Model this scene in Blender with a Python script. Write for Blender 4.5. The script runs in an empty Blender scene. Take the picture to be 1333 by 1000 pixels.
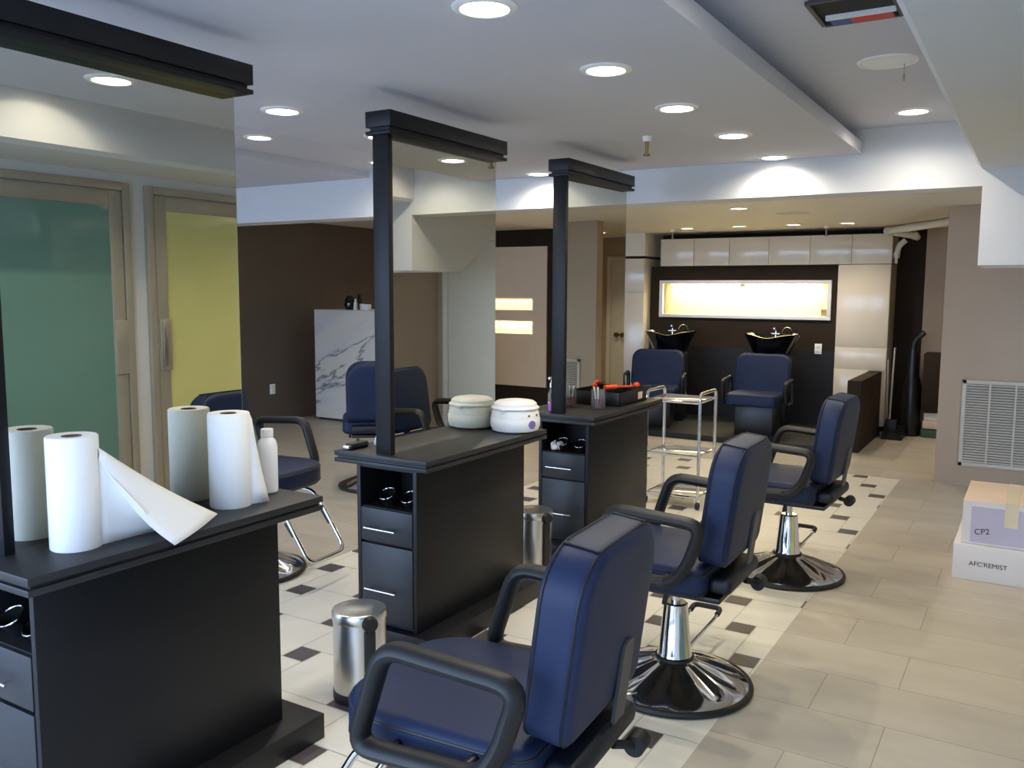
import bpy, bmesh, math, random
from mathutils import Vector, Matrix
random.seed(7)
SC = bpy.context.scene
COL = SC.collection
R = math.radians

# ------------------------------------------------------------------ materials
def lin(c):
    return tuple((v/255/12.92 if v/255 <= .04045 else ((v/255+.055)/1.055)**2.4) for v in c) + (1,)
def nodes_of(name):
    m = bpy.data.materials.new(name); m.use_nodes = True
    nt = m.node_tree; b = nt.nodes['Principled BSDF']
    return m, nt, b
def mat(name, rgb, rough=.5, metal=0, var=.06, scale=8, bump=0, bscale=200, spec=.5, coat=0, stretch=None, rvar=0):
    """plain coloured surface with a faint procedural variation"""
    m, nt, b = nodes_of(name); N = nt.nodes; L = nt.links
    tc = N.new('ShaderNodeTexCoord'); mp = N.new('ShaderNodeMapping')
    L.new(tc.outputs['Object'], mp.inputs[0])
    if stretch: mp.inputs['Scale'].default_value = stretch
    nz = N.new('ShaderNodeTexNoise'); nz.inputs['Scale'].default_value = scale; nz.inputs['Detail'].default_value = 4
    L.new(mp.outputs[0], nz.inputs[0])
    cr = N.new('ShaderNodeValToRGB')
    c = lin(rgb)
    cr.color_ramp.elements[0].position = .3; cr.color_ramp.elements[1].position = .7
    cr.color_ramp.elements[0].color = tuple(v*(1-var) for v in c[:3])+(1,)
    cr.color_ramp.elements[1].color = tuple(min(1, v*(1+var)) for v in c[:3])+(1,)
    L.new(nz.outputs[0], cr.inputs[0]); L.new(cr.outputs[0], b.inputs['Base Color'])
    b.inputs['Roughness'].default_value = rough; b.inputs['Metallic'].default_value = metal
    b.inputs['Specular IOR Level'].default_value = spec
    b.inputs['Coat Weight'].default_value = coat
    if rvar:
        mr = N.new('ShaderNodeMapRange'); mr.inputs['To Min'].default_value = rough-rvar; mr.inputs['To Max'].default_value = rough+rvar
        L.new(nz.outputs[0], mr.inputs[0]); L.new(mr.outputs[0], b.inputs['Roughness'])
    if bump:
        n2 = N.new('ShaderNodeTexNoise'); n2.inputs['Scale'].default_value = bscale
        L.new(mp.outputs[0], n2.inputs[0])
        bp = N.new('ShaderNodeBump'); bp.inputs['Strength'].default_value = bump; bp.inputs['Distance'].default_value = .002
        L.new(n2.outputs[0], bp.inputs['Height']); L.new(bp.outputs[0], b.inputs['Normal'])
    return m
def emit(name, rgb, s):
    m, nt, b = nodes_of(name)
    b.inputs['Base Color'].default_value = lin(rgb); b.inputs['Emission Color'].default_value = lin(rgb)
    b.inputs['Emission Strength'].default_value = s
    return m
def plank_mat():
    m, nt, b = nodes_of('stone_plank_tile'); N = nt.nodes; L = nt.links
    tc = N.new('ShaderNodeTexCoord'); mp = N.new('ShaderNodeMapping'); L.new(tc.outputs['Object'], mp.inputs[0])
    mp.inputs['Location'].default_value = (.40-.724*10, -3.336+.362*20, 0)
    br = N.new('ShaderNodeTexBrick'); L.new(mp.outputs[0], br.inputs[0])
    br.offset = .38; br.offset_frequency = 2
    br.inputs['Color1'].default_value = lin((194, 184, 167)); br.inputs['Color2'].default_value = lin((184, 175, 158))
    br.inputs['Mortar'].default_value = lin((152, 142, 128))
    br.inputs['Scale'].default_value = 1; br.inputs['Mortar Size'].default_value = .0022; br.inputs['Mortar Smooth'].default_value = .1
    br.inputs['Brick Width'].default_value = .724; br.inputs['Row Height'].default_value = .362
    m2 = N.new('ShaderNodeMapping'); L.new(tc.outputs['Object'], m2.inputs[0]); m2.inputs['Scale'].default_value = (1.2, 3, 1)
    nz = N.new('ShaderNodeTexNoise'); nz.inputs['Scale'].default_value = 2.2; nz.inputs['Detail'].default_value = 6; L.new(m2.outputs[0], nz.inputs[0])
    cr = N.new('ShaderNodeValToRGB'); cr.color_ramp.elements[0].color = (.9, .89, .88, 1); cr.color_ramp.elements[1].color = (1.05, 1.05, 1.05, 1)
    cr.color_ramp.elements[0].position = .3; cr.color_ramp.elements[1].position = .7
    L.new(nz.outputs[0], cr.inputs[0])
    mx = N.new('ShaderNodeMix'); mx.data_type = 'RGBA'; mx.blend_type = 'MULTIPLY'; mx.inputs[0].default_value = 1
    L.new(br.outputs[0], mx.inputs[6]); L.new(cr.outputs[0], mx.inputs[7]); L.new(mx.outputs[2], b.inputs['Base Color'])
    b.inputs['Roughness'].default_value = .42
    bp = N.new('ShaderNodeBump'); bp.inputs['Strength'].default_value = .15; bp.inputs['Distance'].default_value = .001; bp.invert = True
    L.new(br.outputs['Fac'], bp.inputs['Height']); L.new(bp.outputs[0], b.inputs['Normal'])
    return m
def marble_mat():
    m, nt, b = nodes_of('white_marble'); N = nt.nodes; L = nt.links
    tc = N.new('ShaderNodeTexCoord'); mp = N.new('ShaderNodeMapping'); L.new(tc.outputs['Object'], mp.inputs[0])
    mp.vector_type = 'TEXTURE'; mp.inputs['Rotation'].default_value = (0, R(-24), 0); mp.inputs['Scale'].default_value = (2.0, 1, .5); mp.inputs['Location'].default_value = (0, 0, .42)
    nz = N.new('ShaderNodeTexNoise'); nz.inputs['Scale'].default_value = 1.5; nz.inputs['Detail'].default_value = 8; nz.inputs['Roughness'].default_value = .55
    nz.inputs['Distortion'].default_value = .35
    L.new(mp.outputs[0], nz.inputs[0])
    cr = N.new('ShaderNodeValToRGB'); e = cr.color_ramp.elements
    e[0].position = .0; e[0].color = lin((222, 213, 198)); e[1].position = 1; e[1].color = lin((222, 213, 198))
    for p, c in ((.40, (222, 213, 198)), (.425, (120, 118, 118)), (.445, (208, 204, 198)), (.55, (222, 213, 198))):
        q = e.new(p); q.color = lin(c)
    L.new(nz.outputs[0], cr.inputs[0]); L.new(cr.outputs[0], b.inputs['Base Color']); b.inputs['Roughness'].default_value = .25
    return m
def wood_dark():
    m, nt, b = nodes_of('dark_wood_planks'); N = nt.nodes; L = nt.links
    tc = N.new('ShaderNodeTexCoord')
    br = N.new('ShaderNodeTexBrick'); L.new(tc.outputs['Object'], br.inputs[0])
    br.inputs['Color1'].default_value = lin((24, 21, 19)); br.inputs['Color2'].default_value = lin((31, 27, 24)); br.inputs['Mortar'].default_value = lin((25, 22, 20))
    br.inputs['Scale'].default_value = 1; br.inputs['Brick Width'].default_value = 1.2; br.inputs['Row Height'].default_value = .13; br.inputs['Mortar Size'].default_value = .003
    L.new(br.outputs[0], b.inputs['Base Color']); b.inputs['Roughness'].default_value = .65
    return m
def clear_plastic(name, rgb):
    m, nt, b = nodes_of(name)
    b.inputs['Base Color'].default_value = lin(rgb); b.inputs['Transmission Weight'].default_value = .9
    b.inputs['Roughness'].default_value = .08; b.inputs['IOR'].default_value = 1.2
    return m

M = dict(
 white=mat('painted_white_plaster', (216, 217, 218), .75, var=.02, scale=2),
 ceil=mat('ceiling_white_paint', (204, 205, 214), .8, var=.015, scale=1.5),
 taupe=mat('taupe_wall_paint', (178, 158, 136), .7, var=.03, scale=3),
 brown=mat('dark_brown_wall_paint', (92, 80, 68), .6, var=.06, scale=3),
 blackwall=mat('charcoal_wall_paint', (50, 40, 30), .8, var=.08, spec=.2, scale=4),
 plank=plank_mat(),
 grout=mat('tile_grout', (196, 190, 176), .8),
 cream=mat('cream_floor_tile', (228, 222, 206), .35, var=.03, scale=3),
 inset=mat('charcoal_inset_tile', (84, 76, 76), .4, var=.12, scale=12),
 lam=mat('black_woodgrain_laminate', (18, 18, 20), .42, var=.1, scale=20, stretch=(18, 1, 18), spec=.3),
 lamtop=mat('black_laminate_top', (33, 33, 35), .45, var=.14, scale=16, stretch=(14, 1, 14)),
 navyfront=mat('black_drawer_laminate', (30, 33, 39), .42, var=.1, scale=10, stretch=(1, 1, 14)),
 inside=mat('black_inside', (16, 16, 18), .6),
 mirror=mat('mirror_silver', (216, 216, 205), 0.0, 1, var=0),
 edge=mat('mirror_glass_edge', (120, 140, 130), .2),
 vinyl=mat('navy_vinyl', (25, 38, 68), .5, var=.05, scale=6, bump=.1, bscale=350, spec=.3),
 pipe=mat('navy_piping', (10, 14, 26), .5),
 bracket=mat('bracket_enamel', (62, 62, 64), .4),
 rubber=mat('black_soft_plastic', (20, 20, 22), .5, var=.08),
 blk=mat('black_enamel', (20, 20, 22), .35),
 chrome=mat('polished_chrome', (225, 225, 225), .09, 1, var=.01),
 brushed=mat('brushed_steel', (208, 207, 204), .3, 1, var=.05, scale=30, stretch=(1, 1, .05)),
 alu=mat('satin_aluminium', (176, 168, 154), .35, .35, var=.02),
 teal=mat('teal_back_painted_glass', (112, 146, 134), .08, var=.03, scale=2, coat=.4),
 yellow=mat('yellow_back_painted_glass', (216, 212, 142), .08, var=.03, scale=2, coat=.4),
 paper=mat('paper_towel', (244, 243, 238), .9, var=.015, bump=.25, bscale=120),
 card=mat('cardboard_core', (120, 96, 78), .9),
 plastic=mat('white_plastic', (240, 240, 238), .35, var=.01),
 shelf=mat('glossy_shelf_plate', (236, 230, 214), .05, var=.01, coat=1),
 gloss=mat('white_gloss_laminate', (228, 216, 194), .14, var=.015, scale=2),
 marble=marble_mat(), wood=wood_dark(),
 porcelain=mat('black_porcelain', (14, 14, 15), .08, coat=.5),
 cream_panel=mat('cream_panel_paint', (228, 206, 176), .6, var=.02),
 ivory=mat('ivory_paint', (230, 222, 204), .5, var=.02),
 brass=mat('aged_brass', (150, 125, 80), .3, 1),
 boxw=mat('white_carton', (226, 222, 220), .8, var=.02), lav=mat('lavender_print', (196, 190, 208), .8, var=.02),
 kraft=mat('pink_kraft_carton', (222, 198, 176), .85, var=.03), tape=mat('packing_tape', (226, 212, 180), .35),
 ink=mat('black_ink', (30, 30, 34), .7), purple=mat('purple_print', (120, 105, 160), .6),
 orange=mat('orange_plastic', (232, 78, 38), .4), red=mat('red_plastic_sheet', (190, 50, 60), .5), blue=mat('blue_plastic_sheet', (50, 80, 150), .5),
 pvc=mat('white_pvc', (226, 220, 206), .4), vent=mat('vent_enamel', (196, 188, 172), .5),
 cavity=mat('vent_cavity', (112, 104, 90), .8), duct=mat('duct_shade_black', (12, 18, 22), .7),  # duct: near-black colour stands in for shade inside the ceiling hole
 fluid=clear_plastic('magenta_fluid', (190, 40, 110)), glass=clear_plastic('clear_glass', (235, 240, 240)),
 lilac=mat('lilac_liquid', (178, 110, 190), .3), cotton=mat('cotton', (232, 230, 226), 1),
 lamp=emit('lamp_diffuser', (255, 244, 226), 14), lampd=emit('lamp_diffuser_rear', (255, 226, 180), 8),
 strip=emit('warm_led_strip', (255, 226, 160), 30), lit=mat('pale_yellow_panel', (250, 240, 190), .5, var=.01),
 grass=mat('green_plastic', (60, 90, 70), .6), asphalt=mat('grey_paving', (150, 150, 150), .9),
)

# ------------------------------------------------------------------ mesh builder
class MB:
    def __init__(s): s.bm = bmesh.new()
    def v(s, *a): return s.bm.verts.new(a)
    def box(s, x0, x1, y0, y1, z0, z1, bev=0, seg=2):
        vs = [s.v(x, y, z) for x in (x0, x1) for y in (y0, y1) for z in (z0, z1)]
        fs = [s.bm.faces.new([vs[i] for i in q]) for q in ((0, 1, 3, 2), (4, 6, 7, 5), (0, 4, 5, 1), (2, 3, 7, 6), (0, 2, 6, 4), (1, 5, 7, 3))]
        if bev:
            es = list({e for f in fs for e in f.edges})
            bmesh.ops.bevel(s.bm, geom=es, offset=bev, segments=seg, profile=.5, affect='EDGES')
        return s
    def rings(s, rings, closed=False, cap=True):
        rv = [[s.v(*p) for p in r] for r in rings]; n = len(rv[0])
        m = len(rv)
        for i in range(m if closed else m-1):
            a, b = rv[i], rv[(i+1) % m]
            for j in range(n):
                s.bm.faces.new((a[j], a[(j+1) % n], b[(j+1) % n], b[j]))
        if cap and not closed:
            s.bm.faces.new(rv[0][::-1]); s.bm.faces.new(rv[-1])
        return s
    def tube(s, pts, r, closed=False, seg=10, ref=None, rb=None):
        pts = [Vector(p) for p in pts]; n = len(pts); rings = []
        rr = r if hasattr(r, '__len__') else [r]*n
        nrm = None
        for i, p in enumerate(pts):
            a = pts[i-1] if (i or closed) else p
            b = pts[(i+1) % n] if (i < n-1 or closed) else p
            t = (b-a).normalized()
            if ref: n1 = Vector(ref)
            else:
                if nrm is None:
                    n1 = t.cross(Vector((0, 0, 1)))
                    if n1.length < .05: n1 = t.cross(Vector((1, 0, 0)))
                else: n1 = nrm
            n1 = (n1 - t*n1.dot(t)).normalized(); nrm = n1; n2 = t.cross(n1)
            k = (rb/r) if rb else 1
            rings.append([p + n1*(rr[i]*math.cos(2*math.pi*j/seg)) + n2*(rr[i]*k*math.sin(2*math.pi*j/seg)) for j in range(seg)])
        return s.rings(rings, closed)
    def lathe(s, prof, c=(0, 0, 0), seg=32, sx=1, sy=1, axis='z', loop=False):
        rings = []
        for r, z in prof:
            ring = []
            for j in range(seg):
                a = 2*math.pi*j/seg; x, y = r*math.cos(a)*sx, r*math.sin(a)*sy
                if axis == 'z': p = (c[0]+x, c[1]+y, c[2]+z)
                elif axis == 'y': p = (c[0]+x, c[1]+z, c[2]-y)
                else: p = (c[0]+z, c[1]+x, c[2]+y)
                ring.append(p)
            rings.append(ring)
        return s.rings(rings, closed=loop)
    def prism(s, poly, a0, a1, axis='y'):
        f = {'y': lambda p, a: (p[0], a, p[1]), 'x': lambda p, a: (a, p[0], p[1]), 'z': lambda p, a: (p[0], p[1], a)}[axis]
        return s.rings([[f(p, a0) for p in poly], [f(p, a1) for p in poly]])
    def quad(s, *pts):
        s.bm.faces.new([s.v(*p) for p in pts]); return s
    def ball(s, c, r, sc=(1, 1, 1), sub=2):
        g = bmesh.ops.create_icosphere(s.bm, subdivisions=sub, radius=r)
        for v in g['verts']: v.co = Vector((v.co.x*sc[0]+c[0], v.co.y*sc[1]+c[1], v.co.z*sc[2]+c[2]))
        return s
    def cushion(s, w, h, rad, t, fil, xf, puff=.01, n=5, cn=7):
        """rounded slab: outline w x h with corner radii rad, thickness t, edge fillet fil"""
        def outline(d):
            pts = []
            W, H = w/2-d, h/2-d
            for k, (sx, sy) in enumerate(((1, 1), (-1, 1), (-1, -1), (1, -1))):
                r = max(rad[k]-d, .004); r = min(r, W*.98, H*.98)
                for i in range(cn):
                    a = math.pi/2*k + math.pi/2*i/(cn-1)
                    pts.append((sx*(W-r)+r*math.cos(a), sy*(H-r)+r*math.sin(a)))
            return pts
        rings = []
        ins = [.78, .55, .3, .12]
        mi = min(w, h)/2-fil-.006
        prof = [(fil+mi*k, -t/2-puff*(1-(1-k)**2)*.6) for k in ins]
        for i in range(n+1):
            a = math.pi/2*i/n; prof.append((fil*(1-math.sin(a)), -t/2+fil*(1-math.cos(a))))
        for i in range(n+1):
            a = math.pi/2*(1-i/n); prof.append((fil*(1-math.sin(a)), t/2-fil*(1-math.cos(a))))
        prof += [(fil+mi*k, t/2+puff*(1-(1-k)**2)) for k in ins[::-1]]
        for d, z in prof: rings.append([xf(x, y, z) for x, y in outline(d)])
        return s.rings(rings)
    def seam(s, w, h, rad, d, z, r, xf, cn=7):
        W, H = w/2-d, h/2-d; pts = []
        for k, (sx, sy) in enumerate(((1, 1), (-1, 1), (-1, -1), (1, -1))):
            q = max(rad[k]-d, .004)
            for i in range(cn):
                a = math.pi/2*k+math.pi/2*i/(cn-1)
                pts.append(xf(sx*(W-q)+q*math.cos(a), sy*(H-q)+q*math.sin(a), z))
        return s.tube(pts, r, True, 6)

def fillet(pts, r, n=5, closed=False):
    pts = [Vector(p) for p in pts]; out = []; m = len(pts)
    for i, p in enumerate(pts):
        if not closed and i in (0, m-1): out.append(p); continue
        a, b = pts[i-1]-p, pts[(i+1) % m]-p
        d = min(r, a.length*.48, b.length*.48)
        A, B = p+a.normalized()*d, p+b.normalized()*d
        for k in range(n+1):
            t = k/n; out.append(A*(1-t)**2 + p*2*t*(1-t) + B*t*t)
    return out

def origin_of(o):
    v = Vector((0, 0, 0))
    while o: v += o.location; o = o.parent
    return v
def obj(name, mb, material, parent=None, flat=False, world=True):
    """link the builder's shape as ONE mesh object; world=True: shape is in world space and is moved into its parent's space"""
    bm = mb.bm
    bmesh.ops.recalc_face_normals(bm, faces=bm.faces)
    if parent and world:
        off = origin_of(parent)
        for v in bm.verts: v.co -= off
    me = bpy.data.meshes.new(name); bm.to_mesh(me); bm.free()
    for m in (material if isinstance(material, (list, tuple)) else [material]): me.materials.append(m)
    if not flat:
        for p in me.polygons: p.use_smooth = True
        me.set_sharp_from_angle(angle=R(38))
    o = bpy.data.objects.new(name, me); COL.objects.link(o)
    if parent: o.parent = parent
    return o
def thing(name, loc, label, cat, group=None, rz=0):
    o = bpy.data.objects.new(name, None); COL.objects.link(o); o.empty_display_size = .1
    o.location = loc; o.rotation_euler = (0, 0, rz)
    o['label'] = label; o['category'] = cat
    if group: o['group'] = group
    return o
def tag(o, label, cat, group=None, kind=None):
    o['label'] = label; o['category'] = cat
    if group: o['group'] = group
    if kind: o['kind'] = kind
    return o
def struct(name, mb, m, label, cat, parent=None):
    o = obj(name, mb, m, parent)
    return tag(o, label, cat, kind='structure')
def copy_tree(o, parent=None):
    c = o.copy(); COL.objects.link(c); c.parent = parent
    for ch in list(o.children): copy_tree(ch, c)
    return c
def single(name, loc, mb, m, label, cat, group=None):
    """a thing that is one mesh; world-space shape, origin at loc"""
    for v in mb.bm.verts: v.co -= Vector(loc)
    o = obj(name, mb, m); o.location = loc
    return tag(o, label, cat, group)
def text_part(name, body, size, loc, rot, m, parent):
    cu = bpy.data.curves.new(name, 'FONT'); cu.body = body; cu.size = size; cu.align_x = 'CENTER'; cu.align_y = 'CENTER'; cu.extrude = .0006
    t = bpy.data.objects.new(name+'_tmp', cu); COL.objects.link(t)
    dg = bpy.context.evaluated_depsgraph_get(); me = bpy.data.meshes.new_from_object(t.evaluated_get(dg))
    bpy.data.objects.remove(t)
    me.materials.clear(); me.materials.append(m)
    o = bpy.data.objects.new(name, me); COL.objects.link(o); o.parent = parent
    o.location = Vector(loc)-origin_of(parent); o.rotation_euler = rot
    return o

# ------------------------------------------------------------------ the setting
ZS, ZU, ZB, ZR, ZL = 2.44, 2.59, 2.21, 2.31, 2.42      # slab, upper ceiling, fascia bottom, rear ceilings
YF, YB = 5.78, 10.8                                     # fascia face, back wall
# floor with inlaid tile band
def clip(poly, x0, x1, y0, y1):
    def cut(ps, ins, inter):
        out = []
        for i, p in enumerate(ps):
            q = ps[i-1]
            if ins(p):
                if not ins(q): out.append(inter(q, p))
                out.append(p)
            elif ins(q): out.append(inter(q, p))
        return out
    def mk(ax, val, sgn):
        ins = lambda p: (p[ax]-val)*sgn >= 0
        def inter(a, b):
            t = (val-a[ax])/(b[ax]-a[ax]); return tuple(a[k]+(b[k]-a[k])*t for k in range(2))
        return ins, inter
    for ax, val, sgn in ((0, x0, 1), (0, x1, -1), (1, y0, 1), (1, y1, -1)):
        if len(poly) < 3: return []
        poly = cut(poly, *mk(ax, val, sgn))
    return poly if len(poly) > 2 else []
def floor_mesh():
    mb = MB(); bm = mb.bm
    X0, X1, Y0, Y1 = -3.53, -.945, -.6, 8.0
    def face(ps, z, mi):
        f = bm.faces.new([bm.verts.new((p[0], p[1], z)) for p in ps]); f.material_index = mi
    for a, b, c, d in ((-8.2, X0, -1.6, 11.0), (X1, 1.3, -1.6, 11.0), (X0, X1, -1.6, Y0), (X0, X1, Y1, 11.0)):
        face([(a, c), (b, c), (b, d), (a, d)], 0, 0)
    face([(X0, Y0), (X1, Y0), (X1, Y1), (X0, Y1)], -.0015, 1)
    A, B, g = .36, .12, .0022
    for i in range(-40, 41):
        for j in range(-40, 41):
            cx = -1.015 + i*-B + j*A; cy = 3.64 + i*A + j*B
            sm = [(cx-B/2+g, cy-B/2+g), (cx+B/2-g, cy-B/2+g), (cx+B/2-g, cy+B/2-g), (cx-B/2+g, cy+B/2-g)]
            p = clip(sm, X0, X1, Y0, Y1)
            if p: face(p, 0, 3)
            x, y = cx-B/2-A, cy-B/2
            big = [(x+g, y+g), (x+A-g, y+g), (x+A-g, y+A-g), (x+g, y+A-g)]
            p = clip(big, X0, X1, Y0, Y1)
            if p: face(p, 0, 2)
    return mb
o = obj('floor', floor_mesh(), [M['plank'], M['grout'], M['cream'], M['inset']], flat=True)
tag(o, 'beige stone plank floor with a band of cream tiles and small charcoal insets', 'floor', kind='structure')

struct('ceiling', MB().box(-8.2, 1.3, -1.6, 6.05, ZU, ZU+.1), M['ceil'], 'white upper ceiling around the dropped slab', 'ceiling')
sl = MB().box(-3.62, -.995, -1.3, YF, ZS, ZS+.075, .006); sl.box(-3.2, -1.45, -1.2, YF, ZS+.07, ZU)
struct('ceiling_slab', sl, M['ceil'], 'wide dropped white ceiling slab hanging above the mirror stations', 'ceiling')
struct('ceiling_left', MB().box(-8.2, -4.92, -1.3, YF, 2.535, ZU), M['ceil'], 'shallow lowered ceiling strip on the far left side', 'ceiling')
struct('ceiling_rear', MB().box(-4.9, 1.3, 6.05, 11.0, ZR, ZR+.3), M['ivory'], 'cream ceiling of the rear shampoo area', 'ceiling')
struct('ceiling_alcove', MB().box(-8.2, -4.9, 6.05, 11.0, ZL, ZL+.2), M['ivory'], 'cream ceiling above the marble reception desk', 'ceiling')
struct('wall_fascia', MB().box(-8.2, -.33, YF, 6.05, ZB, ZU+.05), M['white'], 'white header beam crossing the room below the ceiling', 'wall')
struct('wall_soffit', MB().prism([(-.36, ZU+.05), (-.36, 2.335), (-.335, 2.31), (.3, 2.31), (.3, ZU+.05)], -1.4, YF), M['white'], 'long white soffit along the right wall', 'wall')
struct('wall_bulkhead', MB().prism([(YF, 1.757), (6.5, 1.757), (7.35, 2.33), (7.35, ZU+.05), (YF, ZU+.05)], -.33, 1.2, 'x'), M['white'], 'boxed white bulkhead hanging at the right edge', 'wall')
struct('wall_entrance', MB().box(.2, .32, -1.4, YF+.02, 0, 2.4), M['white'], 'white wall holding the coloured glass doors', 'wall')
struct('wall_right', MB().box(1.1, 1.2, YF-.1, 11, 0, 2.6), M['taupe'], 'taupe side wall at the rear right', 'wall')
gw = MB().box(-.69, 1.1, 8.07, 8.2, 0, ZR, .003)
struct('wall_grille', gw, M['taupe'], 'taupe wall with the large return air grille', 'wall')
struct('wall_left', MB().box(-7.97, -7.85, 5.7, 11, 0, 2.6), M['brown'], 'dark brown wall behind the marble desk', 'wall')
struct('wall_left_front', MB().box(-7.97, -7.85, -1.4, 5.7, 0, 2.6), M['white'], 'white left wall of the front room', 'wall')
struct('wall_back', MB().box(-8, -1.13, YB, YB+.1, 0, 2.6), M['blackwall'], 'charcoal back wall behind the shampoo bowls', 'wall')
struct('wall_back_right', MB().box(-1.13, 1.2, YB, YB+.1, 0, 2.6), M['taupe'], 'taupe back wall at the far right', 'wall')
struct('wall_front', MB().box(-8, .3, -1.5, -1.4, 2.5, 2.7).box(-8, .3, -1.5, -1.4, 0, .12), M['white'], 'storefront wall behind the viewer with an open glazed front', 'wall')
# panel under the cabinets, at the cabinets' face
struct('wall_panel', MB().box(-4.25, -4.13, 10.44, YB, .05, 1.9).box(-2.05, -1.98, 10.44, YB, .05, 1.9).box(-4.13, -2.05, 10.44, YB, .05, 1.27).box(-4.13, -2.05, 10.44, YB, 1.73, 1.9).box(-4.13, -2.05, 10.62, YB, 1.27, 1.73), M['blackwall'], 'charcoal panelled wall between shampoo bowls and cabinets', 'wall')
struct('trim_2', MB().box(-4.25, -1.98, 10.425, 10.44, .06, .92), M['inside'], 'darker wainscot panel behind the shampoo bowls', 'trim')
struct('platform_floor', MB().box(-4.9, -1.6, 8.95, 10.75, 0, .06, .004), M['wood'], 'dark wood platform under the shampoo chairs', 'platform')
struct('wall_divider', MB().box(-1.60, -1.47, 9.1, 10.42, 0, .72, .004), M['blackwall'], 'low charcoal divider wall beside the shampoo platform', 'wall')
# alcove wall with lit niches
NY = 10.4
al = MB().box(-7.85, -6.95, NY, YB, 0, ZL).box(-6.95, -5.60, NY, YB, 0, .27).box(-6.95, -5.60, NY, YB, 2.19, ZL).box(-5.735, -5.60, NY, YB, .27, 2.19)
struct('wall_alcove', al, M['blackwall'], 'charcoal wall framing the white panel with lit niches', 'wall')
pn = MB()
PX0, PX1 = -6.95, -5.735
for a, b, c, d in ((PX0, PX1, .27, .997), (PX0, PX1, 1.177, 1.325), (PX0, PX1, 1.49, 2.19), (-5.955, PX1, .997, 1.177), (-5.955, PX1, 1.325, 1.49), (PX0, -6.75, 1.325, 1.49), (PX0, -6.6, .997, 1.177)):
    pn.box(a, b, NY-.02, NY+.14, c, d)
pn.box(PX0, PX1, NY+.14, NY+.2, .27, 2.19)
struct('wall_niche', pn, M['cream_panel'], 'cream panel with two glowing recessed niches', 'wall')
struct('trim_1', MB().box(-5.60, -5.535, NY-.03, YB, 0, ZL), M['white'], 'white vertical trim beside the niche panel', 'trim')
struct('wall_bulkhead_left', MB().box(-5.0, -4.25, 10.2, YB, 2.03, ZR), M['ivory'], 'cream bulkhead above the left tall cabinet', 'wall')
struct('baseboard_right', MB().box(-.70, 1.1, 8.055, 8.07, 0, .012), M['taupe'], 'thin base edge under the grille wall', 'baseboard')
single('paving', (-4, -6, -.03), MB().box(-30, 20, -25, -1.5, -.06, -.03), M['asphalt'], 'grey paving outside the storefront behind the viewer', 'ground')['kind'] = 'structure'

# coloured glass doors on the entrance wall (seen in the mirrors)
def glass_door(name, y0, y1, gl, label, handle_side):
    x = .2
    fr = MB()
    for a, b, c, d in ((y0, y0+.05, 0, 2.25), (y1-.05, y1, 0, 2.25), (y0+.05, y1-.05, 2.2, 2.25)): fr.box(x-.035, x, a, b, c, d, .003)
    root = struct(name, fr, M['alu'], label, 'door')
    lf = MB(); a, b = y0+.056, y1-.056
    for p, q, c, d in ((a, a+.085, .01, 2.19), (b-.085, b, .01, 2.19), (a+.085, b-.085, 2.10, 2.19), (a+.085, b-.085, .01, .12)): lf.box(x-.028, x-.002, p, q, c, d, .002)
    obj('leaf_frame', lf, M['alu'], root)
    obj('glass', MB().box(x-.02, x-.008, a+.083, b-.083, .12, 2.10), gl, root)
    hy = a+.02 if handle_side < 0 else b-.07
    obj('lock_plate', MB().box(x-.040, x-.028, hy-.01, hy+.075, 1.06, 1.40, .004), M['alu'], root)
    if handle_side < 0: obj('handle', MB().box(x-.062, x-.04, hy-.004, hy+.03, 1.09, 1.385, .004), M['brushed'], root)
glass_door('door_1', 2.15, 3.50, M['teal'], 'teal glass entrance door in an aluminium frame', 1)
glass_door('door_2', 3.62, 4.92, M['yellow'], 'yellow glass door in an aluminium frame', -1)
# white panel door on the grille wall
dr = MB(); Y = 8.07
for a, b, c, d in ((.05, .12, 0, 2.2), (.95, 1.02, 0, 2.2), (.12, .95, 2.13, 2.2)): dr.box(a, b, Y-.02, Y, c, d, .003)
d3 = struct('door_3', dr, M['ivory'], 'ivory door right of the air grille seen in the middle mirror', 'door')
obj('leaf', MB().box(.125, .945, Y-.014, Y-.002, .01, 2.125, .002), M['ivory'], d3)
obj('knob', MB().lathe([(.0, -.075), (.03, -.07), (.034, -.05), (.014, -.035), (.014, -.02), (.03, -.018), (.03, -.012)], (.2, Y, 1.0), 16, axis='y'), M['brass'], d3)
obj('door_closer', MB().box(.55, .8, Y-.06, Y-.014, 2.02, 2.08, .004).box(.45, .57, Y-.05, Y-.03, 2.075, 2.09), M['alu'], d3)
# ivory door on the back wall (seen in the last mirror)
dr = MB()
for a, b, c, d in ((-.22, -.16, 0, 2.06), (.56, .62, 0, 2.06), (-.16, .56, 2.0, 2.06)): dr.box(a, b, YB-.02, YB, c, d, .003)
d4 = struct('door_4', dr, M['ivory'], 'ivory door with brass knob seen in the farthest mirror', 'door')
obj('leaf', MB().box(-.155, .555, YB-.014, YB-.002, .01, 1.995, .002), M['ivory'], d4)
obj('knob', MB().lathe([(.0005, -.075), (.03, -.07), (.034, -.05), (.014, -.035), (.014, -.02), (.03, -.018), (.03, -.012)], (.45, YB, 1.0), 16, axis='y').lathe([(.0005, -.075), (.03, -.07), (.034, -.05), (.014, -.035), (.014, -.02), (.03, -.018), (.03, -.012)], (.36, YB, 1.0), 16, axis='y'), M['brass'], d4)

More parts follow.
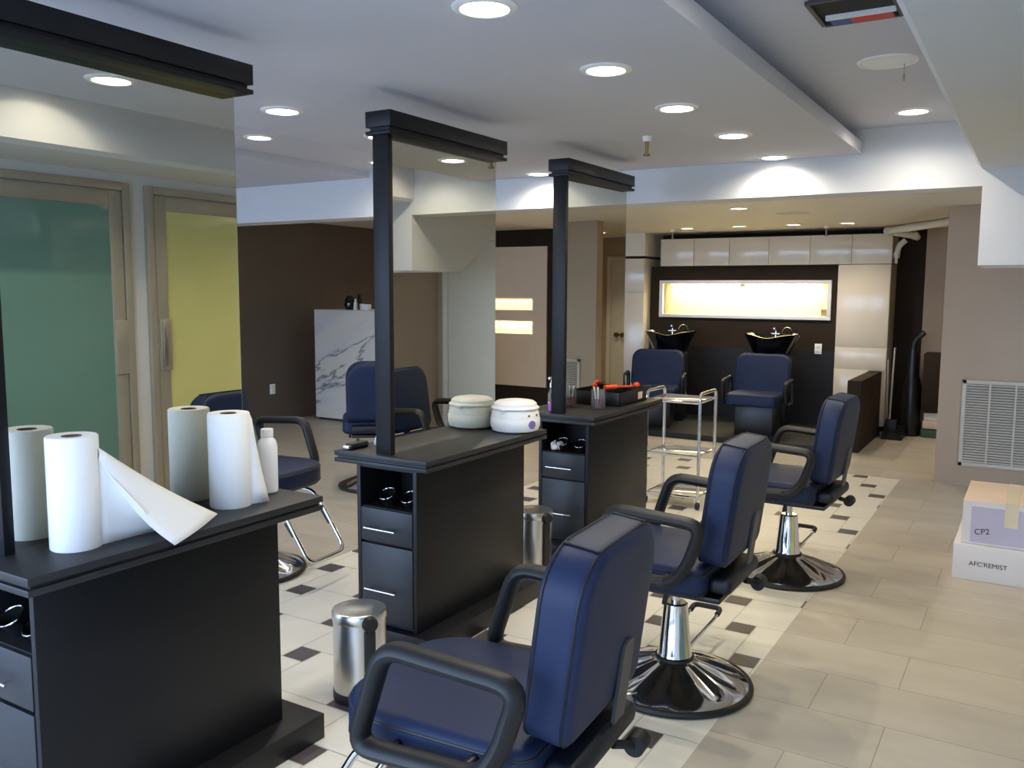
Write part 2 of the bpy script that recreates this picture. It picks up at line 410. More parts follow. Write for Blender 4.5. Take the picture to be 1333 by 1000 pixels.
# ------------------------------------------------------------------ lamps
def spot(x, y, z, e, col, ang=160, blend=1, rad=.006):
    l = bpy.data.lights.new('downlight_beam', 'SPOT'); l.energy = e; l.color = col; l.spot_size = R(ang); l.spot_blend = blend; l.shadow_soft_size = rad
    return l
def downlight(loc, label, group, e, col, lampmat, ang=160, s=1.0):
    t = thing('downlight', loc, label, 'ceiling light', group)
    tr = MB().lathe([(.072*s, -.004), (.076*s, -.009), (.092*s, -.008), (.101*s, -.002), (.101*s, 0), (.072*s, 0)], loc, 36, loop=True)
    obj('trim_ring', tr, M['plastic'], t)
    obj('diffuser', MB().lathe([(.0005, -.0065), (.072*s, -.0055), (.072*s, -.001), (.0005, -.001)], loc, 36), lampmat, t)
    l = spot(0, 0, 0, e, col, ang)
    lo = bpy.data.objects.new('beam', l); COL.objects.link(lo); lo.parent = t; lo.location = (0, 0, -.014)
    return t
WARM, NEUT = (1, .9, .75), (1, .91, .76)
E1 = 38
rows = [(-1.475, 2.27, 'nearest downlight in the slab row over the blue chairs'), (-1.475, 3.12, 'second downlight in the slab row over the blue chairs'),
        (-1.49, 3.92, 'third downlight in the slab row over the blue chairs'), (-1.48, 4.75, 'fourth downlight in the slab row over the blue chairs'),
        (-1.49, 5.635, 'slab downlight washing the header beam above the shampoo area')]
for x, y, lb in rows: downlight((x, y, ZS), lb, 'downlights of the slab over the chairs', E1, NEUT, M['lamp'])
rows = [(-3.13, 3.06, 'left slab downlight between the first and second mirrors'), (-3.17, 3.84, 'left slab downlight peeking out beside the second mirror post'),
        (-3.17, 5.60, 'slab downlight near the header beam behind the second and third mirrors')]
for x, y, lb in rows: downlight((x, y, ZS), lb, 'downlights of the slab left of the mirrors', E1, NEUT, M['lamp'])
downlight((-4.46, 4.15, ZU), 'upper ceiling downlight beyond the slab between the first two mirrors', 'downlights of the left upper ceiling', E1, NEUT, M['lamp'])
downlight((-4.49, 5.42, ZU), 'upper ceiling downlight just left of the middle mirror post', 'downlights of the left upper ceiling', E1, NEUT, M['lamp'])
downlight((-.664, 5.35, ZU), 'upper ceiling downlight in the recess right of the slab', 'downlights of the right recess', E1, NEUT, M['lamp'])
downlight((-.56, 2.6, ZU), 'downlight of the right recess seen only in the first mirror', 'downlights of the right recess', E1, NEUT, M['lamp'])
rows = [(-2.27, 7.5, 'rear downlight nearest the header beam'), (-3.49, 9.6, 'leftmost rear downlight before the white wall cabinets'), (-2.88, 9.55, 'second rear downlight from the left before the white wall cabinets'),
        (-2.3, 9.58, 'third rear downlight from the left before the white wall cabinets'), (-1.765, 9.62, 'rightmost rear downlight beside the white drain pipe')]
for x, y, lb in rows: downlight((x, y, ZR), lb, 'downlights of the rear ceiling', 42, WARM, M['lampd'], 140, .9)
downlight((.15, 9.7, ZR), 'unseen downlight added behind the grille wall to brighten the ivory back door', 'downlights of the rear ceiling', 80, WARM, M['lampd'], 120, .9)  # added lamp, hidden from view, only to brighten the rear right corner
downlight((-6.6, 9.0, ZL), 'downlight above the marble reception desk area', 'downlights of the alcove', 40, WARM, M['lampd'], 130, .9)
downlight((-5.2, 7.2, ZL), 'downlight of the alcove in front of the niche panel', 'downlights of the alcove', 40, WARM, M['lampd'], 130, .9)

# ------------------------------------------------------------------ ceiling fittings
t = thing('ceiling_speaker', (-.628, 4.16, ZU), 'round white ceiling speaker cover in the right recess', 'speaker')
obj('rim', MB().lathe([(.105, -.003), (.108, -.008), (.12, -.007), (.126, 0), (.105, 0)], t.location, 40, loop=True), M['plastic'], t)
obj('speaker_cover', MB().lathe([(.0005, -.012), (.07, -.011), (.105, -.005), (.105, -.001), (.0005, -.001)], t.location, 40), M['plastic'], t)
obj('dangling_wire', MB().tube([(-.565, 4.19, ZU-.006), (-.565, 4.19, ZU-.055)], .0018, seg=6).tube([(-.565, 4.19, ZU-.055), (-.565, 4.19, ZU-.085)], .005, seg=8), M['alu'], t)
t = thing('ceiling_vent', (-.6, 3.33, ZU), 'open dark rectangular ceiling vent with torn red and blue lining', 'vent')
vx0, vx1, vy0, vy1 = -.745, -.485, 3.18, 3.47
obj('duct_shade_panel', MB().box(vx0, vx1, vy0, vy1, ZU-.004, ZU-.001), M['duct'], t)  # flat panel, the hole's shade is put into its dark colour
fr = MB()
for a, b, c, d in ((vx0-.012, vx0+.004, vy0, vy1), (vx1-.004, vx1+.008, vy0, vy1), (vx0, vx1, vy1-.01, vy1+.008), (vx0, vx1, vy0-.008, vy0+.008)): fr.box(a, b, c, d, ZU-.014, ZU-.001)
obj('vent_frame', fr, M['bracket'], t)
obj('lining', MB().box(vx0+.1, vx1-.02, vy1-.09, vy1-.012, ZU-.018, ZU-.004), M['red'], t)['label'] = 'torn red lining strip'
obj('lining', MB().box(vx0+.03, vx0+.1, vy1-.09, vy1-.012, ZU-.018, ZU-.004), M['blue'], t)['label'] = 'torn blue lining strip'
obj('cross_bar', MB().box(vx0+.02, vx1-.005, vy1-.105, vy1-.09, ZU-.02, ZU-.004), M['plastic'], t)
def sprinkler(x, y, z, label, g='fire sprinklers'):
    t = thing('sprinkler', (x, y, z), label, 'sprinkler', g)
    obj('cap', MB().lathe([(.0005, -.03), (.022, -.026), (.027, -.006), (.027, 0), (.0005, 0)], (x, y, z), 16), M['plastic'], t)
    obj('nozzle', MB().lathe([(.009, -.095), (.011, -.028)], (x, y, z), 10).lathe([(.0005, -.108), (.018, -.105), (.018, -.095), (.0005, -.095)], (x, y, z), 12), M['brass'], t)
sprinkler(-1.9, 4.56, ZS, 'fire sprinkler on the slab above the last mirror')
sprinkler(-3.72, 9.75, ZR, 'dark fire sprinkler above the left end of the wall cabinets')
sprinkler(-2.05, 10.0, ZR, 'fire sprinkler above the middle right of the wall cabinets')
single('smoke_vent', (-2.0, 8.2, ZR), MB().box(-2.12, -1.85, 8.12, 8.3, ZR-.008, ZR), M['vent'], 'small flat vent in the rear ceiling', 'vent')

# ------------------------------------------------------------------ styling stations
def station(cx, y0, ybody, yend, label, turn=0, moff=0, poff=.033):
    y1 = y0+1.045; bx = .168
    t = thing('styling_station', (cx, (y0+y1)/2, 0), label, 'salon station', 'double sided mirror stations')
    obj('plinth', MB().box(cx-.262, cx+.262, y0+.02, y1-.02, 0, .092, .003), M['lam'], t)
    b0, b1 = ybody, yend
    cb = MB()
    th = .02
    cb.box(cx-bx, cx-bx+th, b0, b1, .092, .83, .001).box(cx+bx-th, cx+bx, b0, b1, .092, .83, .001)
    cb.box(cx-bx+th, cx+bx-th, b0+.02, b1-.004, .092, .628).box(cx-bx+th, cx+bx-th, b0+.3, b1-.004, .63, .83)
    cb.box(cx-bx+th, cx+bx-th, b0+.002, b0+.05, .81, .83)
    obj('body', cb, M['lam'], t)
    obj('cubby', MB().box(cx-bx+th+.001, cx+bx-th-.001, b0+.012, b0+.299, .628, .632).box(cx-bx+th+.001, cx+bx-th-.001, b0+.294, b0+.299, .632, .81), M['inside'], t)
    def front(nm, z0, z1, hz, w0=.004):
        d = obj(nm, MB().box(cx-bx+th+.004, cx+bx-th-.004, b0-.002, b0+.019, z0, z1, .0015), M['navyfront'], t)
        h = MB().tube([(cx-.105, b0-.03, hz), (cx+.068, b0-.03, hz)], .005, seg=10)
        h.tube([(cx-.085, b0-.03, hz), (cx-.085, b0-.001, hz)], .004, seg=8).tube([(cx+.048, b0-.03, hz), (cx+.048, b0-.001, hz)], .004, seg=8)
        obj('handle', h, M['chrome'], d)
    front('drawer', .478, .628, .543); front('cabinet_door', .112, .466, .263)
    # two dryer holsters with chrome rims, tilted out of the cubby
    for hx in (cx-.035, cx+.088):
        c = Vector((hx, b0+.05, .69)); ax = Vector((0, -.5, .86)).normalized(); u = Vector((1, 0, 0)); w = ax.cross(u)
        def ring(r, k): return [c+ax*k+u*(r*math.cos(2*math.pi*j/20))+w*(r*math.sin(2*math.pi*j/20)) for j in range(20)]
        ho = obj('tool_holder', MB().rings([ring(.030, -.05), ring(.038, 0), ring(.034, 0), ring(.027, -.045)], cap=False), M['blk'], t)
        obj('rim', MB().tube(ring(.038, .001), .003, True, 6), M['chrome'], ho)
    ct = MB().box(cx-.257, cx+.257, y0, y1, .858, .88, .0025).box(cx-.245, cx+.245, y0+.012, y1-.012, .848, .858).box(cx-.257, cx+.257, y0, y1, .83, .848, .002)
    obj('countertop', ct, M['lamtop'], t)
    py = y0+poff; cx0 = cx; cx = cx+moff
    obj('post', MB().box(cx-.042, cx+.042, py, py+.03, .88, 2.247, .002), M['lam'], t)
    ym = (py+.03+y0+.93)/2; hl = (y0+.93-py-.03)/2
    def slab(x0, x1, a, b):
        ca, sa = math.cos(turn), math.sin(turn)
        return MB().prism([(cx+x*ca+y*sa, ym-x*sa+y*ca) for x, y in ((x0, a), (x1, a), (x1, b), (x0, b))], .88, 2.247, 'z')
    obj('mirror_panel', slab(-.008, .008, -hl, hl), M['mirror'], t)
    obj('mirror_edge', slab(-.0075, .0075, hl, hl+.002), M['edge'], t)
    cx = cx0; c0, c1 = y0+.018, y0+.95
    obj('top_cap', MB().box(cx-.067, cx+.067, c0, c1, 2.277, 2.343, .002).box(cx-.052, cx+.052, c0+.014, c1-.014, 2.262, 2.277).box(cx-.067, cx+.067, c0, c1, 2.247, 2.262, .002), M['lam'], t)
    return t
S1, S2, S3 = (-2.367, 1.171), (-2.42, 2.886), (-2.39, 4.435)
station(*S1, 1.232, 2.085, 'nearest black mirror station, with paper towel rolls on its counter', 0, -.018, .072)
station(*S2, 2.935, 3.85, 'middle black mirror station, with the white wax pot on its counter', R(.2))
station(*S3, 4.55, 5.45, 'farthest black mirror station, with the jar and tool tray on its counter', R(1.4))

# ------------------------------------------------------------------ hydraulic chairs
def make_chair(label, L=.05):
    t = thing('styling_chair', (0, 0, 0), label, 'salon chair', 'navy hydraulic styling chairs')
    P = lambda n, mb, m, par=t: obj(n, mb, m, par, world=False)
    # base and column
    bm_ = MB(); rr = []
    for q, (r_, z_) in enumerate([(.0005, .012), (.298, .012), (.302, .022), (.285, .034), (.255, .046), (.17, .078), (.10, .104), (.085, .11), (.075, .118), (.0005, .118)]):
        amp = {4: .005, 5: .006, 6: .003}.get(q, 0)
        rr.append([(r_*math.cos(2*math.pi*k/96), r_*math.sin(2*math.pi*k/96), z_+amp*(1-2*abs(((k/96*12) % 1)-.5)*2)) for k in range(96)])
    base = P('base', bm_.rings(rr), M['chrome'])
    P('rim', MB().tube([(.303*math.cos(a*math.pi/32), .303*math.sin(a*math.pi/32), .014) for a in range(64)], .014, True, 8), M['rubber'], base)
    col = P('column', MB().lathe([(.0005, .118), (.072, .118), (.072, .13), (.066, .14), (.048, .342), (.041, .348), (.0005, .348)], seg=32), M['chrome'])
    P('piston', MB().lathe([(.019, .345), (.019, .375+L)], seg=16), M['chrome'], col)
    P('collar', MB().lathe([(.073, .112), (.079, .116), (.079, .126), (.073, .13)], seg=32), M['rubber'], col)
    pl = P('pump_lever', MB().tube(fillet([(.08, -.01, .10), (.47, -.02, .125), (.555, -.02, .142), (.555, .105, .142), (.47, .105, .125), (.08, .05, .10)], .03), .0075, seg=8), M['chrome'])
    P('grip', MB().tube(fillet([(.50, -.02, .131), (.555, -.02, .142), (.555, .105, .142), (.50, .105, .131)], .03), .0125, seg=10), M['rubber'], pl)
    # seat carrier
    P('seat_frame', MB().box(-.20, .20, -.24, .27, .388+L, .412+L, .008).box(-.07, .07, -.09, .09, .372+L, .39+L, .004), M['blk'])
    P('recline_lever', MB().tube([(-.215, -.03, .36+L), (-.215, -.06, .52+L)], .010, seg=8), M['rubber'])
    # seat
    sw, sh, st = .54, .585, .122
    rad = (.17, .17, .05, .05)
    xs = lambda x, y, z: (x, y+.0975, z+.41+st/2+L)
    s = P('seat', MB().cushion(sw, sh, rad, st, .035, xs, .016), M['vinyl'])
    P('piping', MB().seam(sw, sh, rad, .003, st/2-.024, .0045, xs).seam(sw, sh, rad, .003, -st/2+.024, .0045, xs), M['pipe'], s)
    # backrest
    bw, bh, bt = .475, .455, .122
    rb = (.125, .125, .06, .06)
    tl = math.atan2(.055, .43)
    def xb(x, y, z):
        # local: x across, y up the rest, z thickness (+ toward the front)
        yy = y+bh/2
        return (x, -.263+.0575+z*math.cos(tl)-yy*math.sin(tl), .535+L+yy*math.cos(tl)+z*math.sin(tl))
    b = P('backrest', MB().cushion(bw, bh, rb, bt, .03, xb, .008), M['vinyl'])
    P('piping', MB().seam(bw, bh, rb, .0035, bt/2-.017, .0048, xb).seam(bw, bh, rb, .0035, -bt/2+.017, .0036, xb), M['pipe'], b)
    for sx in (-1, 1): P('side_seam', MB().tube([xb(sx*(bw/2-.09), bh/2-.0035, -bt/2+.018+(bt-.036)*q/6) for q in range(7)], .0036, seg=6), M['pipe'], b)
    # back hinge: lower pad and flat bracket
    P('rear_pad', MB().box(-.20, .20, -.28, -.19, .425+L, .488+L, .025, 4), M['pipe'])
    br = MB(); zt0 = -bt/2-.009
    o1 = [(.045, -.16), (.115, -.16), (.115, .075), (.109, .10), (.098, .11), (.062, .11), (.051, .10), (.045, .075)]
    br.rings([[xb(x, y-bh/2+.06, zt0-.003) for x, y in o1], [xb(x, y-bh/2+.06, zt0+.006) for x, y in o1]])
    P('back_bracket', br, M['bracket'])
    P('hinge_knob', MB().tube([(.155, -.285, .375+L), (.21, -.285, .375+L)], .028, seg=20).tube([(.10, -.25, .40+L), (.17, -.285, .375+L)], .012, seg=8), M['inside'])
    # arms: closed loops
    for sx in (-1, 1):
        X = sx*.325
        path = fillet([(X, .150, .735+L), (X, -.205, .715+L), (X, -.155, .56+L), (X, -.10, .487+L), (X, .235, .475+L)], .06, 6, True)
        a = P('armrest', MB().tube(path, .031, True, 12, ref=(1, 0, 0), rb=.023), M['rubber'])
        P('arm_bolt', MB().tube([(sx*.262, -.06, .49+L), (sx*.355, -.06, .49+L)], .014, seg=12), M['blk'], a)
        P('arm_bolt', MB().tube([(sx*.262, .15, .475+L), (sx*.31, .15, .475+L)], .012, seg=10), M['blk'], a)
    # footrest
    fr = fillet([(-.155, .22, .382+L), (-.155, .35, .37+L), (-.155, .55, .06+L), (.155, .55, .06+L), (.155, .35, .37+L), (.155, .22, .382+L)], .06, 6)
    f = P('footrest', MB().tube(fr, .0115, seg=10), M['chrome'])
    for sx in (-1, 1): P('foot_grip', MB().tube([(sx*.155, .40, .266+L), (sx*.155, .45, .20+L)], .0135, seg=10), M['rubber'], f)
    return t
ch = make_chair('nearest navy styling chair, filling the bottom foreground')
ch.location = (-1.11, 1.825, 0); ch.rotation_euler = (0, 0, R(93))
def place(x, y, rz, label):
    c = copy_tree(ch); c.location = (x, y, 0); c.rotation_euler = (0, 0, R(rz)); c['label'] = label
    return c
place(-1.195, 3.27, 90.5, 'second navy styling chair back, facing the middle mirror station')
place(-1.15, 4.94, 88, 'third navy styling chair back, nearest the shampoo platform')
cA = make_chair('navy chair on the far side, behind the nearest station counter', .10)
cA.location = (-3.765, 3.35, 0); cA.rotation_euler = (0, 0, R(-84))
cB = place(-4.56, 5.42, 41, 'armless navy chair back in front of the marble desk')
for a_ in [q for q in cB.children if q.name.startswith('armrest')]:
    for b_ in list(a_.children): bpy.data.objects.remove(b_)
    bpy.data.objects.remove(a_)

# ------------------------------------------------------------------ things on the stations
def towel_roll(c, label, h=.29, r=.067):
    t = thing('paper_towel_roll', c, label, 'paper towel roll', 'paper towel rolls')
    obj('paper', MB().lathe([(.027, .002), (r-.002, 0), (r, .003), (r, h-.004), (r-.003, h), (.027, h-.002)], c, 40, loop=True), M['paper'], t)
    obj('core', MB().lathe([(.0265, .001), (.0265, h-.001), (.0245, h-.001), (.0245, .02), (.0005, .02), (.0005, .001)], c, 20), M['card'], t)
    return t
m1 = S1[0]-.010
t = towel_roll((m1+.108, 1.402, .88), 'near paper towel roll with a sheet pulled off over the counter edge', .315, .068)
sheet = MB()
def surf(mb, rows):
    vs = [[mb.v(*p) for p in r] for r in rows]
    for i in range(len(vs)-1):
        for j in range(len(vs[0])-1): mb.bm.faces.new((vs[i][j], vs[i+1][j], vs[i+1][j+1], vs[i][j+1]))
def lerp(a, b, t): return tuple(a[k]+(b[k]-a[k])*t for k in range(3))
T0 = (m1+.159, 1.445, 1.16); T1 = (m1+.161, 1.443, 1.125); R0 = (m1+.159, 1.445, .882)
A = (-2.16, 1.80, .9); B = (-2.088, 1.585, .865); C0 = (-2.215, 1.66, .882)
rows_ = []
for i in range(13):
    k = i/12; sag = -.03*math.sin(math.pi*k)
    p, q = lerp(T0, A, k), lerp(T1, B, k)
    rows_.append([tuple(v + (sag*(.4+.6*j/6) if n == 2 else 0) + (.008*math.sin(math.pi*j/6) if n == 0 else 0) for n, v in enumerate(lerp(p, q, j/6))) for j in range(7)])
surf(sheet, rows_)
rows_ = [[lerp(lerp(T1, B, i/8*.62), lerp(R0, C0, i/8), j/6) for j in range(7)] for i in range(9)]
surf(sheet, rows_)
so = obj('loose_sheet', sheet, M['paper'], t); so.modifiers.new('thickness', 'SOLIDIFY').thickness = .0008
t = towel_roll((m1+.099, 1.955, .88), 'far paper towel roll, standing next to the white bottle', .312, .068)
sheet = MB()
b = (m1+.157, 1.985)
surf(sheet, [[(b[0]-.006, b[1], .883+.30*j/6) for j in range(7)], [(b[0]-.002+.012*(1-j/6), b[1]+.012+.018*(1-j/6), .883+.30*j/6) for j in range(7)], [(b[0]+.018*(1-j/6), b[1]+.018+.05*(1-j/6)**1.3, .883+.285*j/6) for j in range(7)]])
so = obj('loose_sheet', sheet, M['paper'], t); so.modifiers.new('thickness', 'SOLIDIFY').thickness = .0008
c = (-2.315, 2.155, .88)
t = thing('white_bottle', c, 'white plastic bottle without a label at the counter end behind the rolls', 'bottle')
obj('bottle_body', MB().lathe([(.0005, 0), (.031, 0), (.035, .005), (.035, .165), (.03, .185), (.021, .197), (.019, .2), (.0005, .2)], c, 28), M['plastic'], t)
obj('cap', MB().lathe([(.0005, .2), (.022, .2), (.022, .226), (.02, .228), (.0005, .228)], c, 28), M['plastic'], t)
# wax pot
c = (S2[0]+.008+.135, 3.80, .88)
t = thing('wax_pot', c, 'round white wax warmer pot with lid on the middle station', 'wax warmer')
obj('pot_body', MB().lathe([(.0005, 0), (.098, 0), (.118, .008), (.128, .03), (.128, .066), (.125, .071), (.125, .076), (.121, .1), (.113, .115), (.0005, .115)], c, 44), M['plastic'], t)
lid = obj('lid', MB().lathe([(.0005, .117), (.118, .117), (.124, .121), (.122, .127), (.112, .132), (.110, .145), (.095, .156), (.05, .163), (.0005, .165)], c, 44).box(c[0]-.02, c[0]+.02, c[1]-.135, c[1]-.10, .997, 1.006, .003), M['plastic'], t)
def disc_on(a, z, rr, th=.004, R0=.128):
    ca, sa = math.cos(a), math.sin(a); p = Vector((c[0]+R0*ca, c[1]+R0*sa, c[2]+z)); n = Vector((ca, sa, 0)); u = Vector((-sa, ca, 0)); w = Vector((0, 0, 1))
    return MB().rings([[p+n*k+u*(rr*math.cos(2*math.pi*j/16))+w*(rr*math.sin(2*math.pi*j/16)) for j in range(16)] for k in (-.003, th)])
obj('dial', disc_on(R(-18), .045, .021), M['purple'], t)
obj('indicator', disc_on(R(-25), .09, .006, .004, .122), M['card'], t)
obj('indicator', disc_on(R(2), .09, .006, .004, .122), M['card'], t)
# white bottle and clipper on the far half of the middle counter
c = (-2.60, 3.13, .88)
t = thing('pump_bottle', c, 'white conical bottle behind the middle mirror post', 'bottle')
obj('bottle_body', MB().lathe([(.0005, 0), (.04, 0), (.041, .006), (.022, .065), (.015, .075), (.0005, .075)], c, 24), M['plastic'], t)
obj('nozzle', MB().lathe([(.012, .075), (.012, .09), (.005, .095), (.004, .12), (.0005, .121)], c, 14), M['plastic'], t)
t = thing('hair_clipper', (-2.63, 3.0, .88), 'black hair clipper lying on the middle counter left of the post', 'hair clipper')
obj('clipper_body', MB().box(-2.655, -2.61, 2.93, 3.05, .88, .908, .01, 3), M['rubber'], t)
obj('blade', MB().box(-2.65, -2.615, 2.912, 2.931, .885, .9, .002), M['brushed'], t)
# farthest station
c = (-2.475, 4.56, .88)
t = thing('spray_bottle', c, 'slim spray bottle with lilac liquid left of the last mirror post', 'spray bottle')
obj('bottle_body', MB().lathe([(.0005, 0), (.024, 0), (.026, .004), (.026, .05), (.0005, .05)], c, 20), M['lilac'], t)
obj('clear_neck', MB().lathe([(.026, .051), (.026, .10), (.015, .13), (.012, .14), (.0005, .14)], c, 20), M['glass'], t)
obj('pump', MB().lathe([(.015, .14), (.015, .165), (.009, .17), (.009, .2), (.0005, .202)], c, 16).box(c[0]-.008, c[0]+.008, c[1]-.04, c[1]+.012, 1.07, 1.085, .004), M['plastic'], t)
c = (-2.285, 4.80, .88)
t = thing('sanitizing_jar', c, 'clear jar with magenta fluid on the last station', 'jar')
obj('jar_glass', MB().lathe([(.042, 0), (.044, .004), (.044, .118), (.041, .118), (.041, .006), (.0005, .006), (.0005, 0)], c, 28), M['glass'], t)
obj('fluid', MB().lathe([(.0005, .008), (.039, .008), (.039, .06), (.0005, .06)], c, 24), M['fluid'], t)
for k in range(3):
    a = k*2.1
    obj('tool', MB().tube([(c[0]+.01*math.cos(a), c[1]+.01*math.sin(a), .89), (c[0]+.033*math.cos(a), c[1]+.033*math.sin(a), 1.0+.008*k)], .004, seg=6), M['plastic' if k else 'red'], t)
t = thing('tool_tray', (-2.27, 5.12, .88), 'black open tool tray on the last station counter', 'tray')
x0, x1, y0, y1, z0, z1 = -2.365, -2.2, 4.93, 5.36, .88, .965
tb = MB().box(x0, x1, y0, y1, z0, z0+.006)
for a, b_, c_, d in ((x0, x0+.006, y0, y1), (x1-.006, x1, y0, y1), (x0, x1, y0, y0+.006), (x0, x1, y1-.006, y1)): tb.box(a, b_, c_, d, z0, z1, .001)
obj('tray_body', tb, M['blk'], t)
obj('price_label', MB().box(x1, x1+.001, 5.22, 5.29, .90, .945), M['kraft'], t)
single('round_brush', (-2.29, 5.12, .972), MB().tube([(-2.345, 5.02, .985), (-2.30, 5.10, .985)], .016, seg=12).tube([(-2.30, 5.10, .985), (-2.235, 5.21, .982)], [.007]*2, seg=8), M['orange'], 'orange round brush lying across the tool tray', 'hair brush')
single('orange_clip', (-2.235, 5.27, .965), MB().ball((-2.235, 5.27, .985), .022, (1, 1.5, .9)), M['orange'], 'small orange clip resting on the tray rim', 'hair clip')
single('comb', (-2.26, 5.3, .965), MB().box(-2.30, -2.21, 5.285, 5.31, .968, .974, .001).box(-2.215, -2.19, 5.29, 5.42, .968, .975, .001), M['blk'], 'dark comb lying on the tool tray', 'comb')
cb = MB()
for k in range(9):
    a = k*2.4; cb.ball((-2.46+.022*math.cos(a), 4.60+.018*math.sin(a), .662+.012*math.sin(k*1.7)), .02, sub=2)
single('cotton_ball', (-2.46, 4.60, .632), cb, M['cotton'], 'fluffy white cotton ball in the open cubby of the last station', 'cotton')

# ------------------------------------------------------------------ bins
def pedal_bin(c, label, rz):
    t = thing('pedal_bin', c, label, 'trash bin', 'small steel pedal bins', rz)
    P = lambda n, mb, m, par=t: obj(n, mb, m, par, world=False)
    r = .103
    P('foot_ring', MB().lathe([(.0005, 0), (r+.001, 0), (r+.003, .004), (r+.003, .036), (r, .04), (.0005, .04)], seg=40), M['rubber'])
    P('bin_body', MB().lathe([(.0005, .04), (r, .04), (r, .318), (.0005, .318)], seg=48), M['brushed'])
    ld = P('lid', MB().lathe([(r+.002, .319), (r+.004, .323), (r+.004, .349), (r, .357), (r-.006, .359), (.085, .357), (.04, .366), (.0005, .368)], seg=48), M['brushed'])
    P('hinge', MB().lathe([(.0005, -.128), (.026, -.128), (.03, -.12), (.03, -.098), (.0005, -.098)], (0, 0, .328), 24, axis='y').box(-.022, .022, -.118, -.1, .05, .3, .006), M['rubber'])
    P('pedal', MB().box(-.03, .03, .1, .14, .008, .02, .004), M['rubber'])
    return t
b1 = pedal_bin((-2.215, 2.515, 0), 'steel pedal bin in front of the middle station drawers', R(62))
b2 = copy_tree(b1); b2.location = (-2.40, 4.22, 0); b2['label'] = 'steel pedal bin tucked before the farthest station'; b2.rotation_euler = (0, 0, R(70))

# ------------------------------------------------------------------ trolley
X0, X1, Y0, Y1 = -2.48, -2.07, 6.06, 6.42
t = thing('trolley', ((X0+X1)/2, (Y0+Y1)/2, 0), 'chrome three shelf trolley beside the farthest station', 'trolley')
for zz, nm in ((.795, 'shelf'), (.395, 'shelf'), (.09, 'shelf')):
    s = obj(nm, MB().box(X0+.01, X1-.01, Y0+.01, Y1-.01, zz-.018, zz, .004), M['shelf'], t)
    obj('shelf_rail', MB().tube(fillet([(X0+.01, Y0+.004, zz), (X1-.01, Y0+.004, zz), (X1-.01, Y1-.004, zz), (X0+.01, Y1-.004, zz)], .01, 3, True), .006, True, 8), M['chrome'], s)
for xx in (X0, X1):
    obj('side_frame', MB().tube(fillet([(xx, Y0, .06), (xx, Y0, .855), (xx, Y1, .855), (xx, Y1, .06)], .05, 6), .0125, seg=12), M['chrome'], t)
for xx in (X0, X1):
    for yy in (Y0, Y1):
        w = obj('caster', MB().lathe([(.0005, -.011), (.028, -.011), (.03, -.006), (.03, .006), (.028, .011), (.0005, .011)], (xx, yy, .03), 20, axis='x'), M['rubber'], t)
        obj('fork', MB().box(xx-.016, xx+.016, yy-.012, yy+.012, .055, .07, .003), M['chrome'], w)

# ------------------------------------------------------------------ rear wall: cabinets, light box, shampoo units
CY = 10.35
xe = [-4.10, -3.67, -3.23, -2.76, -2.29, -1.84, -1.42]
names = ['leftmost upper wall cabinet above the light box', 'second upper wall cabinet from the left', 'third upper wall cabinet from the left', 'fourth upper wall cabinet from the left', 'fifth upper wall cabinet, partly over the tall cabinet', 'rightmost upper wall cabinet under the white drain pipe']
for i in range(6):
    t = thing('wall_cabinet', ((xe[i]+xe[i+1])/2, CY, 1.905), names[i], 'cabinet', 'white gloss upper cabinets')
    obj('carcass', MB().box(xe[i]+.001, xe[i+1]-.001, CY+.02, YB-.002, 1.905, 2.235), M['gloss'], t)
    obj('door', MB().box(xe[i]+.002, xe[i+1]-.002, CY, CY+.019, 1.906, 2.234, .002), M['gloss'], t)
t = thing('tall_cabinet', (-1.71, CY, 0), 'white gloss tall cabinet right of the light box', 'cabinet')
obj('carcass', MB().box(-1.975, -1.425, CY+.02, YB-.002, .10, 1.90), M['gloss'], t)
obj('toe_kick', MB().box(-1.97, -1.61, CY+.06, YB-.002, .06, .10), M['inside'], t)
obj('door', MB().box(-1.973, -1.427, CY, CY+.019, .985, 1.899, .002), M['gloss'], t)
obj('door', MB().box(-1.973, -1.427, CY+.075, CY+.019, .52, .98, .002) if False else MB().box(-1.973, -1.427, CY, CY+.019, .73, .98, .002).box(-1.973, -1.602, CY, CY+.019, .13, .73, .001), M['gloss'], t)
t = thing('tall_cabinet', (-4.55, 10.25, 0), 'white tall cabinet at the left end beside the left shampoo chair', 'cabinet')
obj('carcass', MB().box(-4.9, -4.27, 10.27, YB-.002, .1, 2.0), M['gloss'], t)
obj('toe_kick', MB().box(-4.9, -4.30, 10.32, YB-.002, .06, .1), M['inside'], t)
obj('door', MB().box(-4.898, -4.272, 10.25, 10.269, 1.575, 1.999, .002), M['gloss'], t)
obj('door', MB().box(-4.898, -4.272, 10.25, 10.269, .13, 1.57, .002), M['gloss'], t)
# light box
t = thing('light_box', (-3.09, 10.44, 1.27), 'glowing recessed display box with white frame above the shampoo bowls', 'light box')
fr = MB(); a, b_, c_, d = -4.129, -2.051, 1.271, 1.729
for p in ((a, b_, c_, c_+.04), (a, b_, d-.04, d), (a, a+.045, c_+.04, d-.04), (b_-.045, b_, c_+.04, d-.04)): fr.box(p[0], p[1], CY+.06, CY+.12, p[2], p[3], .003)
obj('frame', fr, M['plastic'], t)
obj('back_panel', MB().box(a+.002, b_-.002, 10.60, 10.615, c_+.002, d-.002).box(a+.04, b_-.04, 10.47, 10.60, c_+.03, c_+.04), M['lit'], t)
obj('lamp_strip', MB().box(a+.12, b_-.12, 10.50, 10.53, d-.058, d-.042), M['strip'], t)
obj('bracket', MB().box(-3.12, -3.06, 10.47, 10.52, d-.075, d-.042), M['alu'], t)
obj('switch', MB().box(b_-.14, b_-.06, 10.58, 10.60, c_+.05, c_+.12, .003), M['brass'], t)
